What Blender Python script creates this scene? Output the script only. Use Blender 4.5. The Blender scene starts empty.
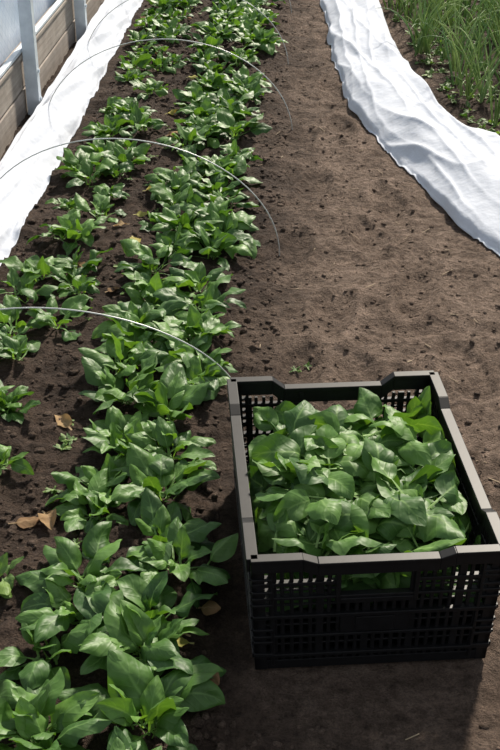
import bpy, bmesh, math
import numpy as np
from mathutils import Vector, Matrix, Euler
rng = np.random.default_rng(23)
sc = bpy.context.scene
COL = sc.collection

# ------------------------------------------------------------ helpers
def vn(x, y, seed=0):
    x = np.asarray(x, float); y = np.asarray(y, float)
    xi = np.floor(x).astype(np.int64); yi = np.floor(y).astype(np.int64)
    fx = x - xi; fy = y - yi
    fx = fx*fx*(3-2*fx); fy = fy*fy*(3-2*fy)
    def h(a, b):
        n = (a*374761393 + b*668265263 + seed*974634777) & 0xffffffff
        n = ((n ^ (n >> 13)) * 1274126177) & 0xffffffff
        n = (n ^ (n >> 16)) & 0xffff
        return n/65535.0
    return (h(xi, yi)*(1-fx)+h(xi+1, yi)*fx)*(1-fy) + (h(xi, yi+1)*(1-fx)+h(xi+1, yi+1)*fx)*fy

def sm(a, b, x):
    t = np.clip((x-a)/(b-a), 0, 1)
    return t*t*(3-2*t)

def mesh_np(name, V, F, mat=None, smooth=True, attrs=None):
    me = bpy.data.meshes.new(name)
    V = np.asarray(V, np.float32); F = np.asarray(F, np.int32)
    k = F.shape[1]
    me.vertices.add(len(V)); me.vertices.foreach_set("co", V.ravel())
    me.loops.add(F.size); me.loops.foreach_set("vertex_index", F.ravel())
    me.polygons.add(len(F)); me.polygons.foreach_set("loop_start", np.arange(0, F.size, k, dtype=np.int32))
    me.update(calc_edges=True)
    me.polygons.foreach_set("use_smooth", np.full(len(F), smooth))
    if attrs:
        for an, (ty, dat) in attrs.items():
            a = me.attributes.new(an, ty, 'POINT')
            a.data.foreach_set("value" if ty == 'FLOAT' else "vector", np.asarray(dat, np.float32).ravel())
    me.validate()
    ob = bpy.data.objects.new(name, me); COL.objects.link(ob)
    if mat: me.materials.append(mat)
    return ob

def grid_faces(R, C, close=False):
    i = np.arange(R-1)[:, None]; j = np.arange(C if close else C-1)[None, :]
    j2 = (j+1) % C
    a = i*C+j; b = i*C+j2; c = (i+1)*C+j2; d = (i+1)*C+j
    return np.stack([a, b, c, d], -1).reshape(-1, 4)

def newmat(name):
    m = bpy.data.materials.new(name); m.use_nodes = True
    nt = m.node_tree; nt.nodes.clear()
    out = nt.nodes.new("ShaderNodeOutputMaterial")
    return m, nt, out
class NB:
    def __init__(s, nt): s.nt = nt
    def n(s, t, **k):
        nd = s.nt.nodes.new(t)
        for a, b in k.items(): setattr(nd, a, b)
        return nd
    def l(s, a, b): s.nt.links.new(a, b)
    def m(s, op, a, b=None, c=None, clamp=False):
        nd = s.n("ShaderNodeMath", operation=op, use_clamp=clamp)
        for i, v in enumerate([a, b, c]):
            if v is None: continue
            if isinstance(v, (int, float)): nd.inputs[i].default_value = v
            else: s.l(v, nd.inputs[i])
        return nd.outputs[0]
    def mix(s, f, a, b, bt='MIX'):
        nd = s.n("ShaderNodeMix", data_type='RGBA', blend_type=bt)
        for sock, v in ((nd.inputs[0], f), (nd.inputs[6], a), (nd.inputs[7], b)):
            if isinstance(v, (int, float)): sock.default_value = v
            elif isinstance(v, tuple): sock.default_value = (*v, 1)
            else: s.l(v, sock)
        return nd.outputs[2]
    def noise(s, scale, detail=4, rough=.6, vec=None):
        nd = s.n("ShaderNodeTexNoise"); nd.inputs['Scale'].default_value = scale
        nd.inputs['Detail'].default_value = detail; nd.inputs['Roughness'].default_value = rough
        if vec is not None: s.l(vec, nd.inputs['Vector'])
        return nd.outputs['Fac']
    def ramp(s, f, stops):
        nd = s.n("ShaderNodeValToRGB"); cr = nd.color_ramp
        while len(cr.elements) < len(stops): cr.elements.new(.5)
        for e, (p, c) in zip(cr.elements, stops):
            e.position = p; e.color = (*c, 1)
        s.l(f, nd.inputs[0]); return nd.outputs[0]
    def bump(s, h, strength, dist):
        nd = s.n("ShaderNodeBump"); nd.inputs['Strength'].default_value = strength
        nd.inputs['Distance'].default_value = dist; s.l(h, nd.inputs['Height']); return nd.outputs[0]

# ------------------------------------------------------------ materials
def soil_mat(name):
    m, nt, out = newmat(name); B = NB(nt)
    tc = B.n("ShaderNodeTexCoord").outputs['Object']
    at = B.n("ShaderNodeAttribute", attribute_name="tone").outputs['Fac']
    f1 = B.noise(5, 6, .65, tc); f2 = B.noise(48, 7, .75, tc); f3 = B.noise(260, 3, .7, tc); f4 = B.noise(15, 5, .7, tc)
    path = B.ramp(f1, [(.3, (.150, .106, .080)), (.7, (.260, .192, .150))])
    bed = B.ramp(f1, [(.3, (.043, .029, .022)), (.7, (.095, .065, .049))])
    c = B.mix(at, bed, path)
    g = B.ramp(f2, [(.30, (.40, .38, .36)), (.50, (1, 1, 1)), (.72, (1.5, 1.5, 1.5))])
    c = B.mix(1.0, c, g, 'MULTIPLY')
    c = B.mix(1.0, c, B.ramp(f4, [(.35, (.62, .60, .58)), (.6, (1.14, 1.14, 1.14))]), 'MULTIPLY')
    g2 = B.ramp(f3, [(.3, (.55, .55, .55)), (.6, (1.15, 1.15, 1.15))])
    c = B.mix(.9, c, g2, 'MULTIPLY')
    h = B.m('ADD', B.m('MULTIPLY', f2, 1.0), B.m('MULTIPLY', f3, .3))
    h = B.m('ADD', h, B.m('MULTIPLY', f4, 1.5))
    p = B.n("ShaderNodeBsdfPrincipled"); B.l(c, p.inputs['Base Color'])
    p.inputs['Roughness'].default_value = .92; p.inputs['Specular IOR Level'].default_value = .2
    B.l(B.bump(h, 1.0, .032), p.inputs['Normal'])
    B.l(p.outputs[0], out.inputs[0]); return m

def leaf_mat(name, cA, cB, vein, trans, rough=.36, spec=.5, tr=.28):
    m, nt, out = newmat(name); B = NB(nt)
    lf = B.n("ShaderNodeAttribute", attribute_name="lf").outputs['Vector']
    rd = B.n("ShaderNodeAttribute", attribute_name="rnd").outputs['Fac']
    sx = B.n("ShaderNodeSeparateXYZ"); B.l(lf, sx.inputs[0])
    u, v, bl = sx.outputs[0], sx.outputs[1], sx.outputs[2]
    au = B.m('ABSOLUTE', u)
    mid = B.m('SUBTRACT', 1.0, B.m('DIVIDE', au, .10), clamp=True)
    mid = B.m('MULTIPLY', mid, B.m('SUBTRACT', 1.15, v, clamp=True))
    ph = B.m('SUBTRACT', B.m('MULTIPLY', v, 4.6), B.m('MULTIPLY', au, 1.5))
    sv = B.m('ABSOLUTE', B.m('SUBTRACT', B.m('FRACT', ph), .5))
    side = B.m('SUBTRACT', 1.0, B.m('DIVIDE', sv, .09), clamp=True)
    side = B.m('MULTIPLY', side, B.m('SUBTRACT', .9, au, clamp=True))
    vv = B.m('MAXIMUM', B.m('MULTIPLY', mid, .70), B.m('MULTIPLY', side, .28))
    vv = B.m('MULTIPLY', vv, bl)
    pet = B.m('SUBTRACT', 1.0, bl)
    tc = B.n("ShaderNodeTexCoord").outputs['Object']
    nz = B.noise(30, 3, .5, tc); nz2 = B.noise(60, 1, .4, tc)
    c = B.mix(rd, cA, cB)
    c = B.mix(1.0, c, B.ramp(nz, [(.3, (.72, .76, .70)), (.7, (1.22, 1.16, 1.15))]), 'MULTIPLY')
    c = B.mix(B.m('MAXIMUM', vv, B.m('MULTIPLY', pet, .85)), c, vein)
    p = B.n("ShaderNodeBsdfPrincipled"); B.l(c, p.inputs['Base Color'])
    p.inputs['Roughness'].default_value = rough; p.inputs['Specular IOR Level'].default_value = spec
    hh = B.m('ADD', nz2, B.m('MULTIPLY', B.m('MINIMUM', sv, .2), .6))
    bp = B.bump(hh, .4, .006); B.l(bp, p.inputs['Normal'])
    t = B.n("ShaderNodeBsdfTranslucent"); B.l(B.mix(1.0, c, trans, 'MULTIPLY'), t.inputs[0]); B.l(bp, t.inputs['Normal'])
    mx = B.n("ShaderNodeMixShader"); mx.inputs[0].default_value = tr
    B.l(p.outputs[0], mx.inputs[1]); B.l(t.outputs[0], mx.inputs[2]); B.l(mx.outputs[0], out.inputs[0])
    return m

def simple_mat(name, ca, cb, scale, rough, bump=0, bdist=.002, metal=0, spec=.5):
    m, nt, out = newmat(name); B = NB(nt)
    tc = B.n("ShaderNodeTexCoord").outputs['Object']
    f = B.noise(scale, 5, .6, tc)
    p = B.n("ShaderNodeBsdfPrincipled"); B.l(B.ramp(f, [(.3, ca), (.7, cb)]), p.inputs['Base Color'])
    p.inputs['Roughness'].default_value = rough; p.inputs['Metallic'].default_value = metal
    p.inputs['Specular IOR Level'].default_value = spec
    if bump: B.l(B.bump(f, bump, bdist), p.inputs['Normal'])
    B.l(p.outputs[0], out.inputs[0]); return m

def cloth_mat(name, col, tr, weave=900):
    m, nt, out = newmat(name); B = NB(nt)
    tc = B.n("ShaderNodeTexCoord").outputs['Object']
    f = B.noise(11, 4, .55, tc); f2 = B.noise(weave, 2, .5, tc)
    c = B.mix(1.0, B.ramp(f, [(.3, tuple(x*.94 for x in col)), (.65, col)]), B.ramp(f2, [(.2, (.93, .93, .93)), (.8, (1, 1, 1))]), 'MULTIPLY')
    p = B.n("ShaderNodeBsdfPrincipled"); B.l(c, p.inputs['Base Color']); p.inputs['Roughness'].default_value = .8
    p.inputs['Specular IOR Level'].default_value = .15
    bp = B.bump(f, .35, .03); B.l(bp, p.inputs['Normal'])
    t = B.n("ShaderNodeBsdfTranslucent"); B.l(c, t.inputs[0])
    mx = B.n("ShaderNodeMixShader"); mx.inputs[0].default_value = tr
    B.l(p.outputs[0], mx.inputs[1]); B.l(t.outputs[0], mx.inputs[2]); B.l(mx.outputs[0], out.inputs[0])
    return m

M_soil = soil_mat("soil")
M_spin = leaf_mat("spinach_leaf", (.040, .108, .024), (.125, .255, .052), (.22, .38, .12), (1.7, 1.7, .5), rough=.50, spec=.42, tr=.25)
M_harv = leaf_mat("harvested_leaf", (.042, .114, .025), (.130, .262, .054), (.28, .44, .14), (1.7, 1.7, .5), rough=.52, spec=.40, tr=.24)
M_dead = leaf_mat("withered_leaf", (.20, .12, .065), (.40, .28, .15), (.45, .33, .2), (1, .9, .7), rough=.8, spec=.2)
M_yel = leaf_mat("yellow_leaf", (.42, .35, .08), (.34, .34, .09), (.5, .45, .2), (1, .9, .5), rough=.7, spec=.25)
M_weed = leaf_mat("weed_leaf", (.06, .14, .03), (.16, .26, .055), (.2, .32, .1), (1.4, 1.5, .6), rough=.55)
M_onion = leaf_mat("onion_leaf", (.14, .26, .09), (.35, .46, .17), (.26, .40, .14), (1.3, 1.4, .6), rough=.45, tr=.25)
M_cloth = cloth_mat("row_cover_fabric", (.76, .80, .88), .28)
M_black = simple_mat("black_plastic", (.0045, .0045, .005), (.008, .008, .009), 60, .46, .05, spec=.25)
M_metal = simple_mat("galvanised_steel", (.50, .56, .62), (.68, .74, .80), 18, .5, .05, metal=.1)
M_wire = simple_mat("hoop_wire", (.50, .52, .51), (.66, .68, .66), 50, .4, metal=.3)
M_straw = simple_mat("straw", (.26, .19, .12), (.42, .33, .22), 20, .8)

# ------------------------------------------------------------ ground
def gtone(x, y):
    n = vn(x*6, y*6, 3)*.6 + vn(x*17, y*17, 4)*.4
    t = sm(-.20, .18, x + (n-.5)*.26)
    t *= 1 - .85*sm(.42, .62, x - .12*np.maximum(0, 5-y) + (n-.5)*.2)*sm(3.6, 4.3, y)
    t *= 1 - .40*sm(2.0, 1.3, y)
    return t
def rough_(x, y):
    h = (vn(x*3, y*3, 1)-.5)*.028 + (vn(x*8, y*8, 2)-.5)*.028
    h += (vn(x*19+y*5, y*19-x*4, 5)-.5)*.020 + np.abs(vn(x*38, y*38, 8)-.5)*.016 + (vn(x*75, y*75, 6)-.5)*.007
    return h
FEET = [(.10, 2.9), (.22, 3.4), (.05, 3.85), (.16, 4.5), (.02, 5.2), (.12, 5.9), (.33, 3.0), (.42, 2.6), (.0, 2.55), (.28, 2.45), (-.02, 3.3), (.30, 3.7), (.0, 4.35), (.13, 5.0), (.52, 2.2), (.16, 2.55)]
def gh(x, y):
    t = sm(-.22, .0, x)
    h = rough_(x, y)*(1-.28*t)
    h += .014*(1-t)
    for k, (fx, fy) in enumerate(FEET):
        d = np.sqrt(((x-fx-.15*(y-fy)*(-1)**k)/.052)**2+((y-fy)/.13)**2)
        h -= .020*np.exp(-(d**3)) - .010*np.exp(-((d-1.3)/.25)**2)
    inc = (x > -.16) & (x < .40) & (y > 1.42) & (y < 2.22)
    return np.where(inc, h*.2-.005, h)

xs = np.concatenate([np.linspace(-6, -1.3, 24)[:-1], np.arange(-1.3, 1.6, .0085), np.linspace(1.6, 6, 24)])
ys = np.concatenate([np.linspace(-3, 1.0, 20)[:-1], np.arange(1.0, 4.0, .0085), np.arange(4.0, 9.0, .014), np.linspace(9, 14, 20)])
X, Y = np.meshgrid(xs, ys)
V = np.stack([X, Y, gh(X, Y)], -1).reshape(-1, 3)
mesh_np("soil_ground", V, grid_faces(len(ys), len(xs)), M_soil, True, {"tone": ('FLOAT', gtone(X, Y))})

# clods
def clods(name, n):
    bm = bmesh.new(); bmesh.ops.create_icosphere(bm, subdivisions=1, radius=1)
    bv = np.array([v.co[:] for v in bm.verts]); bf = np.array([[v.index for v in f.verts] for f in bm.faces]); bm.free()
    x = rng.uniform(-.84, 1.0, n); y = 1.1 + 6.4*rng.random(n)**1.3
    edge = np.interp(y, [1, 2.8, 3.24, 3.67, 4.2, 4.75, 5.3, 6.77, 9], [1, .72, .57, .43, .29, .18, .13, .06, 0])
    keep = ~((x > -.14) & (x < .38) & (y > 1.42) & (y < 2.24)) & (x < edge-.02)
    onp = x > -.05
    keep &= ~onp | (rng.random(n) < .5)
    x = x[keep]; y = y[keep]; n = len(x); onp = x > -.05
    r = .0022 + np.where(onp, .0065, .0105)*rng.random(n)**4
    P = bv[None]*(1+rng.uniform(-.4, .4, (n, len(bv), 1)))*r[:, None, None]*rng.uniform(.7, 1.3, (n, 1, 3))
    P[..., 2] *= .6
    P += np.stack([x, y, gh(x, y)+r*.1], -1)[:, None]
    F = bf[None]+np.arange(n)[:, None, None]*len(bv)
    t = np.repeat(np.clip(gtone(x, y)+rng.uniform(.1, .6, n), 0, 1.4), len(bv))
    mesh_np(name, P.reshape(-1, 3), F.reshape(-1, 3), M_soil, True, {"tone": ('FLOAT', t)})
clods("soil_clods", 22000)

# ------------------------------------------------------------ leaves
def leaves(name, base, az, e0, e1, pl, bl, hw, roll, mat, cup=None, rnd=None, floor=True, clampf=None, bend=None):
    n = len(az)
    sp = np.linspace(0, 1, 4)[:-1]; sb = (1-np.cos(np.linspace(0, np.pi, 13)))/2
    R = len(sp)+len(sb); C = 9
    uu = np.linspace(-1, 1, C)
    cup = rng.uniform(-.1, .85, n) if cup is None else cup
    rnd = rng.random(n) if rnd is None else rnd
    bend = rng.normal(0, .5, n) if bend is None else bend
    tot = pl+bl
    S = np.concatenate([sp[None]*pl[:, None], pl[:, None]+sb[None]*bl[:, None]], 1)
    sn = S/tot[:, None]
    ang = e0[:, None]+(e1-e0)[:, None]*sn**1.5
    A = az[:, None]+bend[:, None]*sn
    T = np.stack([np.cos(ang)*np.cos(A), np.cos(ang)*np.sin(A), np.sin(ang)], -1)
    d = np.diff(S, axis=1, prepend=0)
    P = base[:, None]+np.cumsum(T*d[..., None], 1)
    Sd = np.stack([-np.sin(A), np.cos(A), 0*A], -1)
    N = np.cross(T, Sd)
    rl = (roll[:, None]*sn)[..., None]
    Sd2 = Sd*np.cos(rl)+N*np.sin(rl); N2 = np.cross(T, Sd2)
    t = np.concatenate([sp*0, sb])
    tt = np.clip(t, 0, 1)**.68
    prof = (1-np.abs(2*tt-1)**2.0)**.78
    prof[-1] = .04
    isb = np.concatenate([np.zeros(len(sp)), np.ones(len(sb))])
    W = np.where(isb[None] > 0, np.maximum(prof[None]*hw[:, None], .0020), .0022)
    ph = rng.uniform(0, 6.28, (n, 1)); ph2 = rng.uniform(0, 6.28, (n, 1))
    wf = rng.uniform(6, 12, (n, 1))
    wav = .25*W*np.sin(ph+t[None]*wf)*isb; wav2 = .25*W*np.sin(ph2+t[None]*wf)*isb
    U = uu[None, None]
    off = (-cup[:, None]*W)[..., None]*U**2
    off = off + np.where(U > 0, wav[..., None], wav2[..., None])*U**2
    sd = rng.uniform(0, 900, n)[:, None, None]
    cr = (vn(U*1.5+sd, t[None, :, None]*4.0+sd*1.3, 61)-.5) + .4*(vn(U*3.0+sd, t[None, :, None]*8.0+sd*1.3, 62)-.5)
    off = off + .50*cr*W[..., None]*isb[None, :, None]
    off = off + .18*W[..., None]*np.abs(U)*isb[None, :, None]
    Pw = P[:, :, None]+Sd2[:, :, None]*(W[..., None]*U)[..., None]+N2[:, :, None]*off[..., None]
    if floor:
        g = gh(Pw[..., 0], Pw[..., 1])+.004
        Pw[..., 2] = np.maximum(Pw[..., 2], g)
    if clampf is not None: Pw = clampf(Pw)
    F = grid_faces(R, C)[None]+np.arange(n)[:, None, None]*(R*C)
    lf = np.zeros((n, R, C, 3)); lf[..., 0] = uu; lf[..., 1] = t[None, :, None]; lf[..., 2] = isb[None, :, None]
    return mesh_np(name, Pw.reshape(-1, 3), F.reshape(-1, 4), mat, True,
                   {"lf": ('FLOAT_VECTOR', lf), "rnd": ('FLOAT', np.repeat(rnd, R*C))})

def spinach_row(name, xc, y0, y1, half, step, size, miss, nl=(14, 21), sj=.25, gaps=()):
    Bs, az, e0, e1, pl, bl, hw, rd = [], [], [], [], [], [], [], []
    y = y0
    while y < y1:
        for side in (-1, 1):
            if rng.random() < miss: continue
            px = xc+side*half*.48+rng.normal(0, .022); py = y+rng.uniform(-.5, .5)*step
            if any(a < py < b for a, b in gaps): continue
            s = size*rng.uniform(1-sj, 1+sj)
            k = rng.integers(*nl); a0 = rng.uniform(0, 6.28); pr = rng.uniform(0, .5)
            for j in range(k):
                f = (j+.5)/k
                az.append(a0+j*2.4+rng.normal(0, .35))
                e0.append(math.radians(80-42*f+rng.normal(0, 9)))
                e1.append(math.radians(34-78*f+rng.normal(0, 22)))
                pl.append(s*(.024+.034*f)*rng.uniform(.7, 1.3))
                L = s*(.046+.035*math.sin(f*2.4))*rng.uniform(.75, 1.2)
                bl.append(L); hw.append(L*rng.uniform(.25, .335))
                Bs.append((px+rng.normal(0, .010), py+rng.normal(0, .010), 0))
                rd.append(np.clip((.75-.6*f)+pr*.5+rng.normal(0, .24)-.1, 0, 1))
        y += step*rng.uniform(.85, 1.15)
    Bs = np.array(Bs); Bs[:, 2] = gh(Bs[:, 0], Bs[:, 1])-.002
    n = len(az)
    return leaves(name, Bs, *map(np.array, (az, e0, e1, pl, bl, hw)), rng.normal(0, .5, n), M_spin, rnd=np.array(rd))

spinach_row("spinach_plant_row", -.322, 1.14, 9.0, .145, .118, .99, .06, (14, 20), .2)
spinach_row("spinach_plant_row", -.685, 2.12, 9.0, .105, .135, .80, .18, (11, 16), .3, gaps=[(2.40, 2.52)])

def weeds(name, pts, mat, size=.03, k=(5, 9)):
    Bs, az, e0, e1, pl, bl, hw = [], [], [], [], [], [], []
    for (x, y, s) in pts:
        for j in range(rng.integers(*k)):
            Bs.append((x, y, 0)); az.append(rng.uniform(0, 6.28)); a = rng.uniform(10, 60)
            e0.append(math.radians(a)); e1.append(math.radians(a-rng.uniform(10, 60)))
            L = size*s*rng.uniform(.6, 1.2); pl.append(L*.5); bl.append(L); hw.append(L*rng.uniform(.25, .4))
    Bs = np.array(Bs); Bs[:, 2] = gh(Bs[:, 0], Bs[:, 1])
    return leaves(name, Bs, *map(np.array, (az, e0, e1, pl, bl, hw)), rng.normal(0, .3, len(az)), mat)
pts = [(-.535, 1.72, 1.6), (-.55, 1.70, 1.3), (.0, 2.62, .4), (.03, 2.64, .3), (.66, 2.55, .8), (.60, 2.62, .6), (.70, 2.70, .7), (.58, 2.5, .4)]
for i in range(45):
    pts.append((rng.normal(-.50, .035), rng.uniform(1.8, 6.5), rng.uniform(.2, .5)))
weeds("weed_seedlings", pts, M_weed)

def litter(name, pts, mat, L0):
    n = len(pts); P = np.array([(x, y, 0) for x, y in pts], float); P[:, 2] = gh(P[:, 0], P[:, 1])+.008
    L = L0*rng.uniform(.7, 1.3, n)
    return leaves(name, P, rng.uniform(0, 6.28, n), rng.uniform(0, .35, n), rng.uniform(-.4, .1, n), L*.3, L, L*.36, rng.normal(0, .6, n), mat, cup=rng.uniform(-.6, .8, n))
litter("withered_leaves", [(-.60, 1.87), (-.57, 1.91), (-.58, 1.85), (-.165, 1.50), (-.175, 1.60), (-.50, 2.25), (-.17, 1.66), (-.16, 1.42), (-.52, 3.4), (-.50, 4.3), (-.53, 2.95), (-.51, 1.95)]
       + [(rng.uniform(-.80, -.2), rng.uniform(2.2, 6.5)) for _ in range(18)], M_dead, .042)
litter("yellowed_leaves", [(-.53, 3.55), (-.52, 3.72), (-.50, 3.3), (-.54, 4.6), (-.5, 5.1), (-.165, 1.56)], M_yel, .04)

# straw bits
n = 110
x = rng.uniform(-.15, .75, n); y = 1.2+5.6*rng.random(n)
edge = np.interp(y, [1, 2.8, 3.24, 3.67, 4.2, 4.75, 5.3, 6.77, 9], [1, .72, .57, .43, .29, .18, .13, .06, 0])
k = ~((x > -.14) & (x < .40) & (y > 1.42) & (y < 2.24)) & (x < edge-.05); x = x[k]; y = y[k]; n = len(x)
a = rng.uniform(0, 3.14, n); L = rng.uniform(.004, .024, n); w = .0009
box = np.array([[i, j, l] for i in (-1, 1) for j in (-1, 1) for l in (-1, 1)], float)
bfc = np.array([[0, 1, 3, 2], [4, 6, 7, 5], [0, 4, 5, 1], [2, 3, 7, 6], [0, 2, 6, 4], [1, 5, 7, 3]])
lx = box[None, :, 0]*L[:, None]; ly = box[None, :, 1]*w; lz = box[None, :, 2]*w*.7
PX = x[:, None]+lx*np.cos(a)[:, None]-ly*np.sin(a)[:, None]; PY = y[:, None]+lx*np.sin(a)[:, None]+ly*np.cos(a)[:, None]
PZ = gh(PX, PY)+.003+lz
mesh_np("straw_litter", np.stack([PX, PY, PZ], -1).reshape(-1, 3), (bfc[None]+np.arange(n)[:, None, None]*8).reshape(-1, 4), M_straw, False)

# ------------------------------------------------------------ onion bed
def onion(name, N):
    x = rng.uniform(.42, 2.1, N*3); y = rng.uniform(4.3, 9.5, N*3)
    x = np.round(x/.11)*.11+rng.normal(0, .03, N*3)
    edge = np.interp(y, [4.1, 4.45, 4.95, 5.9, 6.8, 9.5], [.95, .68, .53, .45, .42, .40])
    k = x > edge+.03; x = x[k][:N]; y = y[k][:N]
    m = 6; n = len(x)*m
    bx = np.repeat(x, m)+rng.normal(0, .008, n); by = np.repeat(y, m)+rng.normal(0, .008, n)
    az = rng.uniform(0, 6.28, n); e0 = np.radians(rng.uniform(60, 89, n)); e1 = e0-np.radians(np.abs(rng.normal(15, 50, n)))
    L = rng.uniform(.16, .40, n); r = rng.uniform(.0028, .0056, n)
    R, C = 10, 5; s = np.linspace(0, 1, R)
    ang = e0[:, None]+(e1-e0)[:, None]*s**2
    T = np.stack([np.cos(ang)*np.cos(az)[:, None], np.cos(ang)*np.sin(az)[:, None], np.sin(ang)], -1)
    P = np.stack([bx, by, gh(bx, by)-.005], -1)[:, None]+np.cumsum(T*(L/(R-1))[:, None, None], 1)
    Sd = np.stack([-np.sin(az), np.cos(az), 0*az], -1)[:, None]+0*T; Nn = np.cross(T, Sd)
    rad = r[:, None]*np.clip(1.05-s**2.2, .05, 1)
    th = np.linspace(0, 2*np.pi, C+1)[:-1]
    V = P[:, :, None]+rad[..., None, None]*(Sd[:, :, None]*np.cos(th)[:, None]+Nn[:, :, None]*np.sin(th)[:, None])
    F = grid_faces(R, C, True)[None]+np.arange(n)[:, None, None]*(R*C)
    lf = np.zeros((n, R, C, 3)); lf[..., 0] = 1; lf[..., 2] = 1
    mesh_np(name, V.reshape(-1, 3), F.reshape(-1, 4), M_onion, True,
            {"lf": ('FLOAT_VECTOR', lf), "rnd": ('FLOAT', np.repeat(rng.random(n), R*C))})
onion("onion_plant_bed", 560)
pts = []
for i in range(340):
    y_ = rng.uniform(4.35, 8); e_ = np.interp(y_, [4.1, 4.45, 4.95, 5.9, 6.8, 9.5], [.92, .72, .60, .50, .46, .45])
    pts.append((e_+rng.random()**1.3*1.2, y_, rng.uniform(.5, 1.1)))
weeds("weed_undergrowth", pts, M_weed, .033)

# ------------------------------------------------------------ row covers
def sheet(name, ctrl, Wn, f_z, nL=560):
    c = np.array(ctrl); yy = np.linspace(c[0, 0], c[-1, 0], nL)
    def ip(col):
        v = np.interp(yy, c[:, 0], c[:, col]); k = np.ones(19)/19
        vp = np.pad(v, 9, mode='reflect', reflect_type='odd'); return np.convolve(vp, k, 'valid')
    Lx, Ly, Rx, Ry = ip(1), ip(2), ip(3), ip(4)
    w = np.linspace(0, 1, Wn)
    wob = (vn(yy*1.9, yy*0, 11)-.5)*.03+(vn(yy*6, yy*0, 12)-.5)*.014
    PX = Lx[:, None]*(1-w)+Rx[:, None]*w + wob[:, None]*(1-w)
    PY = Ly[:, None]*(1-w)+Ry[:, None]*w
    PZ = f_z(w[None]+0*PX, yy[:, None]+0*PX, PX, PY)
    PZ = np.maximum(PZ, gh(PX, PY)+.005)
    ob = mesh_np(name, np.stack([PX, PY, PZ], -1).reshape(-1, 3), grid_faces(nL, Wn), M_cloth)
    so = ob.modifiers.new("thick", 'SOLIDIFY'); so.thickness = .002; so.offset = 1
    return ob
def zR(w, s, x, y):
    z = .018+.080*np.sin(np.pi*np.clip(w*.72, 0, 1))**.8
    ph = vn(s*.45, w*.8, 21)*4
    z += .014*np.sin(w*11+ph+s*.5)*(.35+.65*w)*vn(s*1.1, w*2, 24)*1.8
    q = w*5+s*1.3+1.6*vn(s*.9, w*1.6, 26)
    z += .018*(1-np.abs(np.sin(q*1.5)))**2.2*vn(s*1.3+9, w*2.2, 27)
    q = w*7-s*.6+1.9*vn(s*.9+5, w*1.6, 28)
    z += .014*(1-np.abs(np.sin(q*1.7)))**2.2*vn(s*1.3+3, w*2.2, 29)
    z += .022*(vn(s*1.5+w, w*2.5, 22)-.5)+.008*(vn(s*5+w*4, w*7, 23)-.5)
    z *= sm(0, .05, w)*.9+.1
    return z
sheet("row_cover_sheet", [
    (0, .90, 2.35, 1.35, 3.55), (1, .76, 2.80, 1.02, 3.85), (2, .597, 3.237, .76, 4.08), (3, .461, 3.667, .62, 4.25), (4, .312, 4.20, .53, 4.55),
    (5, .20, 4.75, .46, 5.0), (6, .155, 5.3, .42, 5.5), (7, .125, 5.9, .40, 6.0), (8, .082, 6.77, .38, 6.8), (9, .04, 7.8, .36, 7.8), (10, .0, 9.2, .34, 9.2)],
    80, zR)
def zL(w, s, x, y):
    z = .01+.080*np.sin(np.pi*np.clip(w*.62, 0, 1))
    ph = vn(s*.8, w*.8, 31)*4
    z += .012*np.sin(w*14+ph+s*.6)*(.4+.6*w)
    q = w*4+s*1.8+1.6*vn(s*.9, w*1.6, 36)
    z += .022*(1-np.abs(np.sin(q*1.7)))**3*vn(s*1.3+9, w*2.2, 37)
    z += .014*(vn(s*2.5, w*3, 32)-.5)+.009*(vn(s*9+w*5, w*10, 33)-.5)
    z *= sm(0, .06, w)*.9+.1
    return z
sheet("row_cover_sheet", [(i, -.850-.003*i, .8+i*.85, -1.022, .8+i*.85) for i in range(11)], 50, zL)

# ------------------------------------------------------------ hoops
def hoop(y, xl, xr, h, lean=0.0, pw=.95):
    cu = bpy.data.curves.new("wire_hoop", 'CURVE'); cu.dimensions = '3D'; cu.bevel_depth = .0018; cu.bevel_resolution = 2
    sp = cu.splines.new('POLY'); N = 40; sp.points.add(N-1)
    cx = (xl+xr)/2; a = (xr-xl)/2
    for i in range(N):
        t = math.pi*i/(N-1)
        c = math.cos(t); s = max(0, math.sin(t))**pw
        sp.points[i].co = (cx+a*c, y+lean*s+.02*math.sin(t*2+y), h*s-.02, 1)
    o = bpy.data.objects.new("wire_hoop", cu); COL.objects.link(o); cu.materials.append(M_wire)
hoop(2.44, -1.0, -.13, .255, pw=1.1)
hoop(3.32, -.99, -.055, .36)
hoop(4.47, -.99, -.03, .36)
hoop(5.41, -.99, -.06, .36)
hoop(6.45, -.99, -.06, .33)
hoop(7.5, -.99, -.06, .33)

# ------------------------------------------------------------ box builder
def hexa(bm, p):
    v = [bm.verts.new(q) for q in p]
    for f in ((0, 3, 2, 1), (4, 5, 6, 7), (0, 1, 5, 4), (1, 2, 6, 5), (2, 3, 7, 6), (3, 0, 4, 7)):
        bm.faces.new([v[i] for i in f])
def bx(bm, x0, x1, y0, y1, z0, z1):
    hexa(bm, [(x0, y0, z0), (x1, y0, z0), (x1, y1, z0), (x0, y1, z0), (x0, y0, z1), (x1, y0, z1), (x1, y1, z1), (x0, y1, z1)])
def bm_ob(name, bm, mat, bevel=0):
    bmesh.ops.recalc_face_normals(bm, faces=bm.faces)
    me = bpy.data.meshes.new(name); bm.to_mesh(me); bm.free(); me.materials.append(mat)
    o = bpy.data.objects.new(name, me); COL.objects.link(o)
    if bevel:
        b = o.modifiers.new("bev", 'BEVEL'); b.width = bevel; b.segments = 2; b.limit_method = 'ANGLE'
    return o

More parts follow.
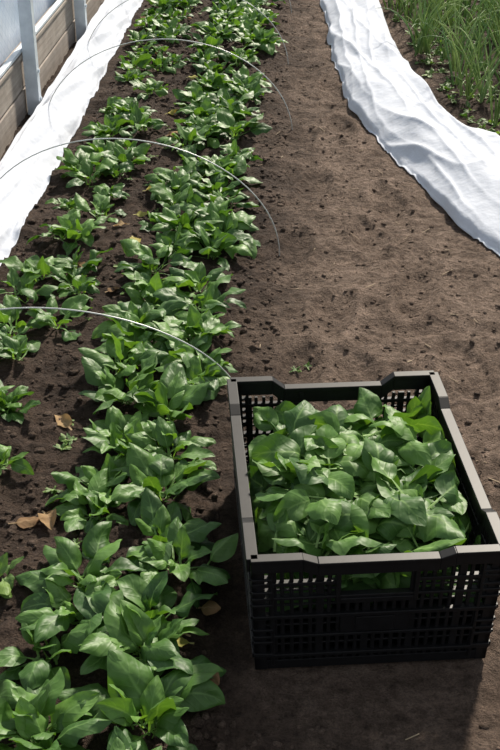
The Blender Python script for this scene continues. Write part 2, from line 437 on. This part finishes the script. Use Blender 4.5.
# ------------------------------------------------------------ crate
CW, CD, CH = .420, .585, .250
bm = bmesh.new()
def crate_wall(Lw, origin, ax, nrm, handle, dip=.022):
    o = Vector(origin); ax = Vector(ax); nr = Vector(nrm)
    def band(u0, u1, b0, t0, b1, t1, n0, n1):
        P = lambda u, nn, z: tuple(o+ax*u+nr*nn+Vector((0, 0, z)))
        hexa(bm, [P(u0, n0, b0), P(u1, n0, b1), P(u1, n1, b1), P(u0, n1, b0), P(u0, n0, t0), P(u1, n0, t1), P(u1, n1, t1), P(u0, n1, t0)])
    def rect(u0, u1, z0, z1, n0, n1): band(u0, u1, z0, z1, z0, z1, n0, n1)
    H = Lw/2; lo = CH-dip
    c1 = H-.085 if handle else H-.10; c2 = c1-.025
    us = [-H, -c1, -c2, c2, c1, H]; zt = [CH, CH, lo, lo, CH, CH]
    for i in range(5):
        band(us[i], us[i+1], zt[i]-.008, zt[i], zt[i+1]-.008, zt[i+1], -.013, .007)
        band(us[i], us[i+1], zt[i]-.026, zt[i]-.004, zt[i+1]-.026, zt[i+1]-.004, .001, .007)
        band(us[i], us[i+1], zt[i]-.034, zt[i]-.006, zt[i+1]-.034, zt[i+1]-.006, -.010, -.004)
    for s in (-1, 1):
        a, b = sorted((s*H, s*(H-.022))); rect(a, b, 0, CH-.01, -.010, .0)
        a, b = sorted((s*(H-.030), s*(H-.036))); rect(a, b, .01, CH-.02, -.010, .003)
        for q in range(7):
            a, b = sorted((s*(H-.0), s*(H-.034))); z = .035+q*.028; rect(a, b, z, z+.005, -.009, .004)
    rect(-H, H, 0, .020, -.010, -.001)
    rect(-H, H, .030, .037, -.010, .004)
    rect(-H, H, .074, .080, -.010, .003)
    rect(-H, H, .118, .126, -.010, .004)
    rect(-H, H, .160, .166, -.010, .003)
    rect(-H, H, .188, .196, -.010, .001) if not handle else None
    hu = .062 if handle else 0
    N = int((Lw-.07)/.0155)
    for i in range(N+1):
        u = -H+.035+i*(Lw-.07)/N; wide = .0034 if i % 5 else .0068
        if handle and abs(u) < hu:
            rect(u-wide, u+wide, .015, .162, -.009, -.002)
        else:
            rect(u-wide, u+wide, .015, lo-.02, -.009, -.002)
    for z in (.054, .098, .142, .175):
        if handle and z > .165:
            rect(-H, -hu, z, z+.004, -.008, -.003); rect(hu, H, z, z+.004, -.008, -.003)
            rect(-H, -hu, z+.013, z+.021, -.010, .001); rect(hu, H, z+.013, z+.021, -.010, .001)
        else: rect(-H, H, z, z+.004, -.008, -.003)
    if handle:
        rect(-.060, .060, .080, .120, -.008, .001)
        rect(-.034, .034, .084, .116, .0, .0035)
        rect(-hu-.008, -hu, .15, lo-.01, -.012, .005); rect(hu, hu+.008, .15, lo-.01, -.012, .005)
        rect(-hu, hu, .150, .160, -.012, .005)
    else:
        rect(-.05, .05, .080, .120, -.008, .001)
        for s in (-.17, .17): rect(s-.012, s+.012, .0, lo-.01, -.010, .003)
crate_wall(CW, (0, -CD/2, 0), (1, 0, 0), (0, -1, 0), True, .010)
crate_wall(CW, (0, CD/2, 0), (1, 0, 0), (0, 1, 0), True, .020)
crate_wall(CD, (-CW/2, 0, 0), (0, 1, 0), (-1, 0, 0), False, .010)
crate_wall(CD, (CW/2, 0, 0), (0, 1, 0), (1, 0, 0), False, .012)
bx(bm, -CW/2+.004, CW/2-.004, -CD/2+.004, CD/2-.004, .008, .012)
for i in range(14):
    u = -CW/2+.02+i*(CW-.04)/13; bx(bm, u-.002, u+.002, -CD/2+.005, CD/2-.005, 0, .009)
for v in bm.verts:
    k = .955+.045*min(1, max(0, v.co.z/CH)); v.co.x *= k; v.co.y *= k
crate = bm_ob("plastic_crate", bm, M_black, .0012)
CA = math.radians(6.5); CP = Vector((.110, 1.826, .0))
crate.rotation_euler = (0, 0, CA); crate.location = CP

# ------------------------------------------------------------ harvested spinach (local crate coordinates)
def heap(x, y):
    r = np.clip(1-(np.abs(x)/.215)**3, 0, 1)*np.clip(1-(np.abs(y+.01)/.31)**4, 0, 1)
    return .126+.090*r+.036*(vn(x*11+5, y*11+5, 41)-.5)-.052*sm(.05, .27, y)
gx, gy = np.meshgrid(np.linspace(-.19, .19, 40), np.linspace(-.272, .272, 56))
hz = heap(gx, gy)-.03
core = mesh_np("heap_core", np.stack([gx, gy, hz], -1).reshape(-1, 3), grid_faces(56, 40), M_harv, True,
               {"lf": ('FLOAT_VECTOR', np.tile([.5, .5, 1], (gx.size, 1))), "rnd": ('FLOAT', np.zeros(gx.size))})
n = 430
px = rng.uniform(-.17, .17, n); py = rng.uniform(-.25, .24, n)
az = rng.uniform(0, 6.28, n)
inw = np.arctan2(-py, -px*1.3); edge = np.maximum(np.abs(px)/.18, np.abs(py)/.26)
az = np.where(edge > .62, inw+rng.normal(0, 1.0, n), az)
lay = rng.random(n)
e0 = np.radians(rng.normal(16, 26, n)); e1 = np.radians(rng.normal(-28, 28, n))
L = rng.uniform(.060, .102, n)
bs = np.stack([px, py, heap(px, py)-.025+.045*lay], -1)
def clampC(P):
    mx, my = .188, .270
    P[..., 0] = np.clip(P[..., 0], -mx, mx)
    P[..., 1] = np.clip(P[..., 1], -my, my)
    return P
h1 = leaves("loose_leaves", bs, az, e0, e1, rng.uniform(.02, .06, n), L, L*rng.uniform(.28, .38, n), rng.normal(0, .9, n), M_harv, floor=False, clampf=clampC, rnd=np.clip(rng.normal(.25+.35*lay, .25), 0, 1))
n = 24
side = rng.integers(0, 4, n); side = np.where(side == 3, 1, side); t = rng.uniform(-1, 1, n)
px = np.where(side == 0, -.168, np.where(side == 1, .165, t*.16)); py = np.where(side == 2, -.235, t*.20)
px[:3] = [.150, .165, .140]; py[:3] = [.225, .20, .235]; side[:3] = 1
out = np.arctan2(py*(side >= 2), px*(side < 2)); L = rng.uniform(.055, .080, n); L[:3] = [.095, .08, .075]
zb = np.full(n, .120)+rng.uniform(0, .025, n); zb[:3] = .155
h2 = leaves("upright_leaves", np.stack([px, py, zb], -1), out+rng.normal(0, .4, n), np.radians(rng.uniform(50, 88, n)), np.radians(rng.uniform(45, 95, n)),
            rng.uniform(.0, .02, n), L, L*.34, rng.normal(0, .6, n), M_harv, floor=False, clampf=clampC)
pile = bpy.data.objects.new("harvested_spinach", None); COL.objects.link(pile)
pile.location = CP; pile.rotation_euler = (0, 0, CA)
for o in (core, h1, h2): o.parent = pile

# ------------------------------------------------------------ left wall
m, nt, outn = newmat("greenhouse_film"); B = NB(nt)
tc = B.n("ShaderNodeTexCoord").outputs['Object']
sx = B.n("ShaderNodeSeparateXYZ"); B.l(tc, sx.inputs[0])
def lines(v, per, wd):
    f = B.m('ABSOLUTE', B.m('SUBTRACT', B.m('FRACT', B.m('DIVIDE', v, per)), .5))
    return B.m('LESS_THAN', f, wd)
a_ = lines(B.m('ADD', sx.outputs[1], sx.outputs[2]), .05, .05); b_ = lines(B.m('SUBTRACT', sx.outputs[1], sx.outputs[2]), .05, .05)
g = B.m('MAXIMUM', a_, b_)
fz = B.noise(4, 4, .6, tc)
c = B.mix(B.m('MULTIPLY', g, .45), B.ramp(fz, [(.3, (.58, .70, .86)), (.7, (.74, .82, .93))]), (.42, .54, .70))
p = B.n("ShaderNodeBsdfPrincipled"); B.l(c, p.inputs['Base Color']); p.inputs['Roughness'].default_value = .35
B.l(B.bump(fz, .5, .03), p.inputs['Normal'])
t_ = B.n("ShaderNodeBsdfTranslucent"); B.l(c, t_.inputs[0]); mx = B.n("ShaderNodeMixShader"); mx.inputs[0].default_value = .4
B.l(p.outputs[0], mx.inputs[1]); B.l(t_.outputs[0], mx.inputs[2]); B.l(mx.outputs[0], outn.inputs[0])
M_film = m
ys_ = np.linspace(.5, 12, 200); zs_ = np.linspace(.21, 2.3, 30)
YY, ZZ = np.meshgrid(ys_, zs_)
XX = -1.135+.02*np.sin(ZZ*3)*(vn(YY*2, ZZ*2, 51)-.5)*2-.03*(ZZ/2.3)
w = mesh_np("wall_left", np.stack([XX, YY, ZZ], -1).reshape(-1, 3), grid_faces(30, 200), M_film)

m, nt, outn = newmat("weathered_board"); B = NB(nt)
tc = B.n("ShaderNodeTexCoord"); mp = B.n("ShaderNodeMapping"); mp.inputs['Scale'].default_value = (10, .8, 22); B.l(tc.outputs['Object'], mp.inputs[0])
f = B.noise(3, 6, .65, mp.outputs[0]); f2 = B.noise(9, 4, .6, tc.outputs['Object'])
c = B.mix(1.0, B.ramp(f, [(.25, (.24, .20, .17)), (.7, (.40, .355, .31))]), B.ramp(f2, [(.3, (.7, .7, .7)), (.65, (1, 1, 1))]), 'MULTIPLY')
p = B.n("ShaderNodeBsdfPrincipled"); B.l(c, p.inputs['Base Color']); p.inputs['Roughness'].default_value = .85
B.l(B.bump(f, .4, .004), p.inputs['Normal']); B.l(p.outputs[0], outn.inputs[0]); M_board = m
bm = bmesh.new()
for k in range(4):
    y0 = .5+k*3.0
    bx(bm, -1.125, -1.085, y0, y0+2.992, -.03, .118)
    bx(bm, -1.123, -1.088, y0+1.2, y0+4.19, .124, .240)
bx(bm, -1.123, -1.088, .5, 1.69, .124, .240)
bx(bm, -1.130, -1.080, .5, 12.4, .240, .256)
bm_ob("baseboard_left", bm, M_board, .003)

def post(y):
    bm = bmesh.new()
    x0, x1 = -1.078, -1.028; w = .022; th = .004
    bx(bm, x1-th, x1, y-w, y+w, -.05, 2.3)
    bx(bm, x0, x1-th, y-w, y-w+th, -.05, 2.3)
    bx(bm, x0, x1-th, y+w-th, y+w, -.05, 2.3)
    bx(bm, x0, x0+th, y-w+th, y+w-th, -.05, 2.3)
    for z in (.08, .19, .6, 1.1):
        r = bmesh.ops.create_cone(bm, cap_ends=True, segments=6, radius1=.008, radius2=.008, depth=.008)
        for v in r['verts']:
            c = v.co.copy(); v.co = Vector((x1+.003+c.z, y+c.x, z+c.y))
    bm_ob("greenhouse_post", bm, M_metal, .001)
for y in (1.15, 2.28, 3.42, 4.58, 5.71, 6.84, 7.97, 9.1): post(y)
bm = bmesh.new(); bx(bm, -1.118, -1.080, .5, 12, 1.05, 1.075); bx(bm, -1.105, -1.082, .5, 12, .262, .275)
bm_ob("trim_film_rail", bm, M_metal, .002)

# ------------------------------------------------------------ light
w = bpy.data.worlds.new("w"); sc.world = w; w.use_nodes = True
bg = w.node_tree.nodes["Background"]; bg.inputs[0].default_value = (.86, .92, 1.0, 1); bg.inputs[1].default_value = .58
sd = bpy.data.lights.new("sun", 'SUN'); sd.energy = 7.4; sd.angle = math.radians(4); sd.color = (1.0, .91, .78)
so = bpy.data.objects.new("sun", sd); COL.objects.link(so)
so.location = (1, 6, 5)
el = math.radians(39); azs = math.radians(72)
d = Vector((math.cos(el)*math.cos(azs), math.cos(el)*math.sin(azs), math.sin(el)))
so.rotation_euler = (d).to_track_quat('Z', 'Y').to_euler()

cam = bpy.data.cameras.new("camera"); co = bpy.data.objects.new("camera", cam); COL.objects.link(co)
cam.sensor_width = 36; cam.lens = 1190/750*36
co.location = (0, 0, 1.45); co.rotation_euler = (math.radians(90-29.6), 0, math.radians(2.5))
cam.clip_start = .05; cam.clip_end = 100
sc.camera = co
sc.view_settings.view_transform = 'Standard'
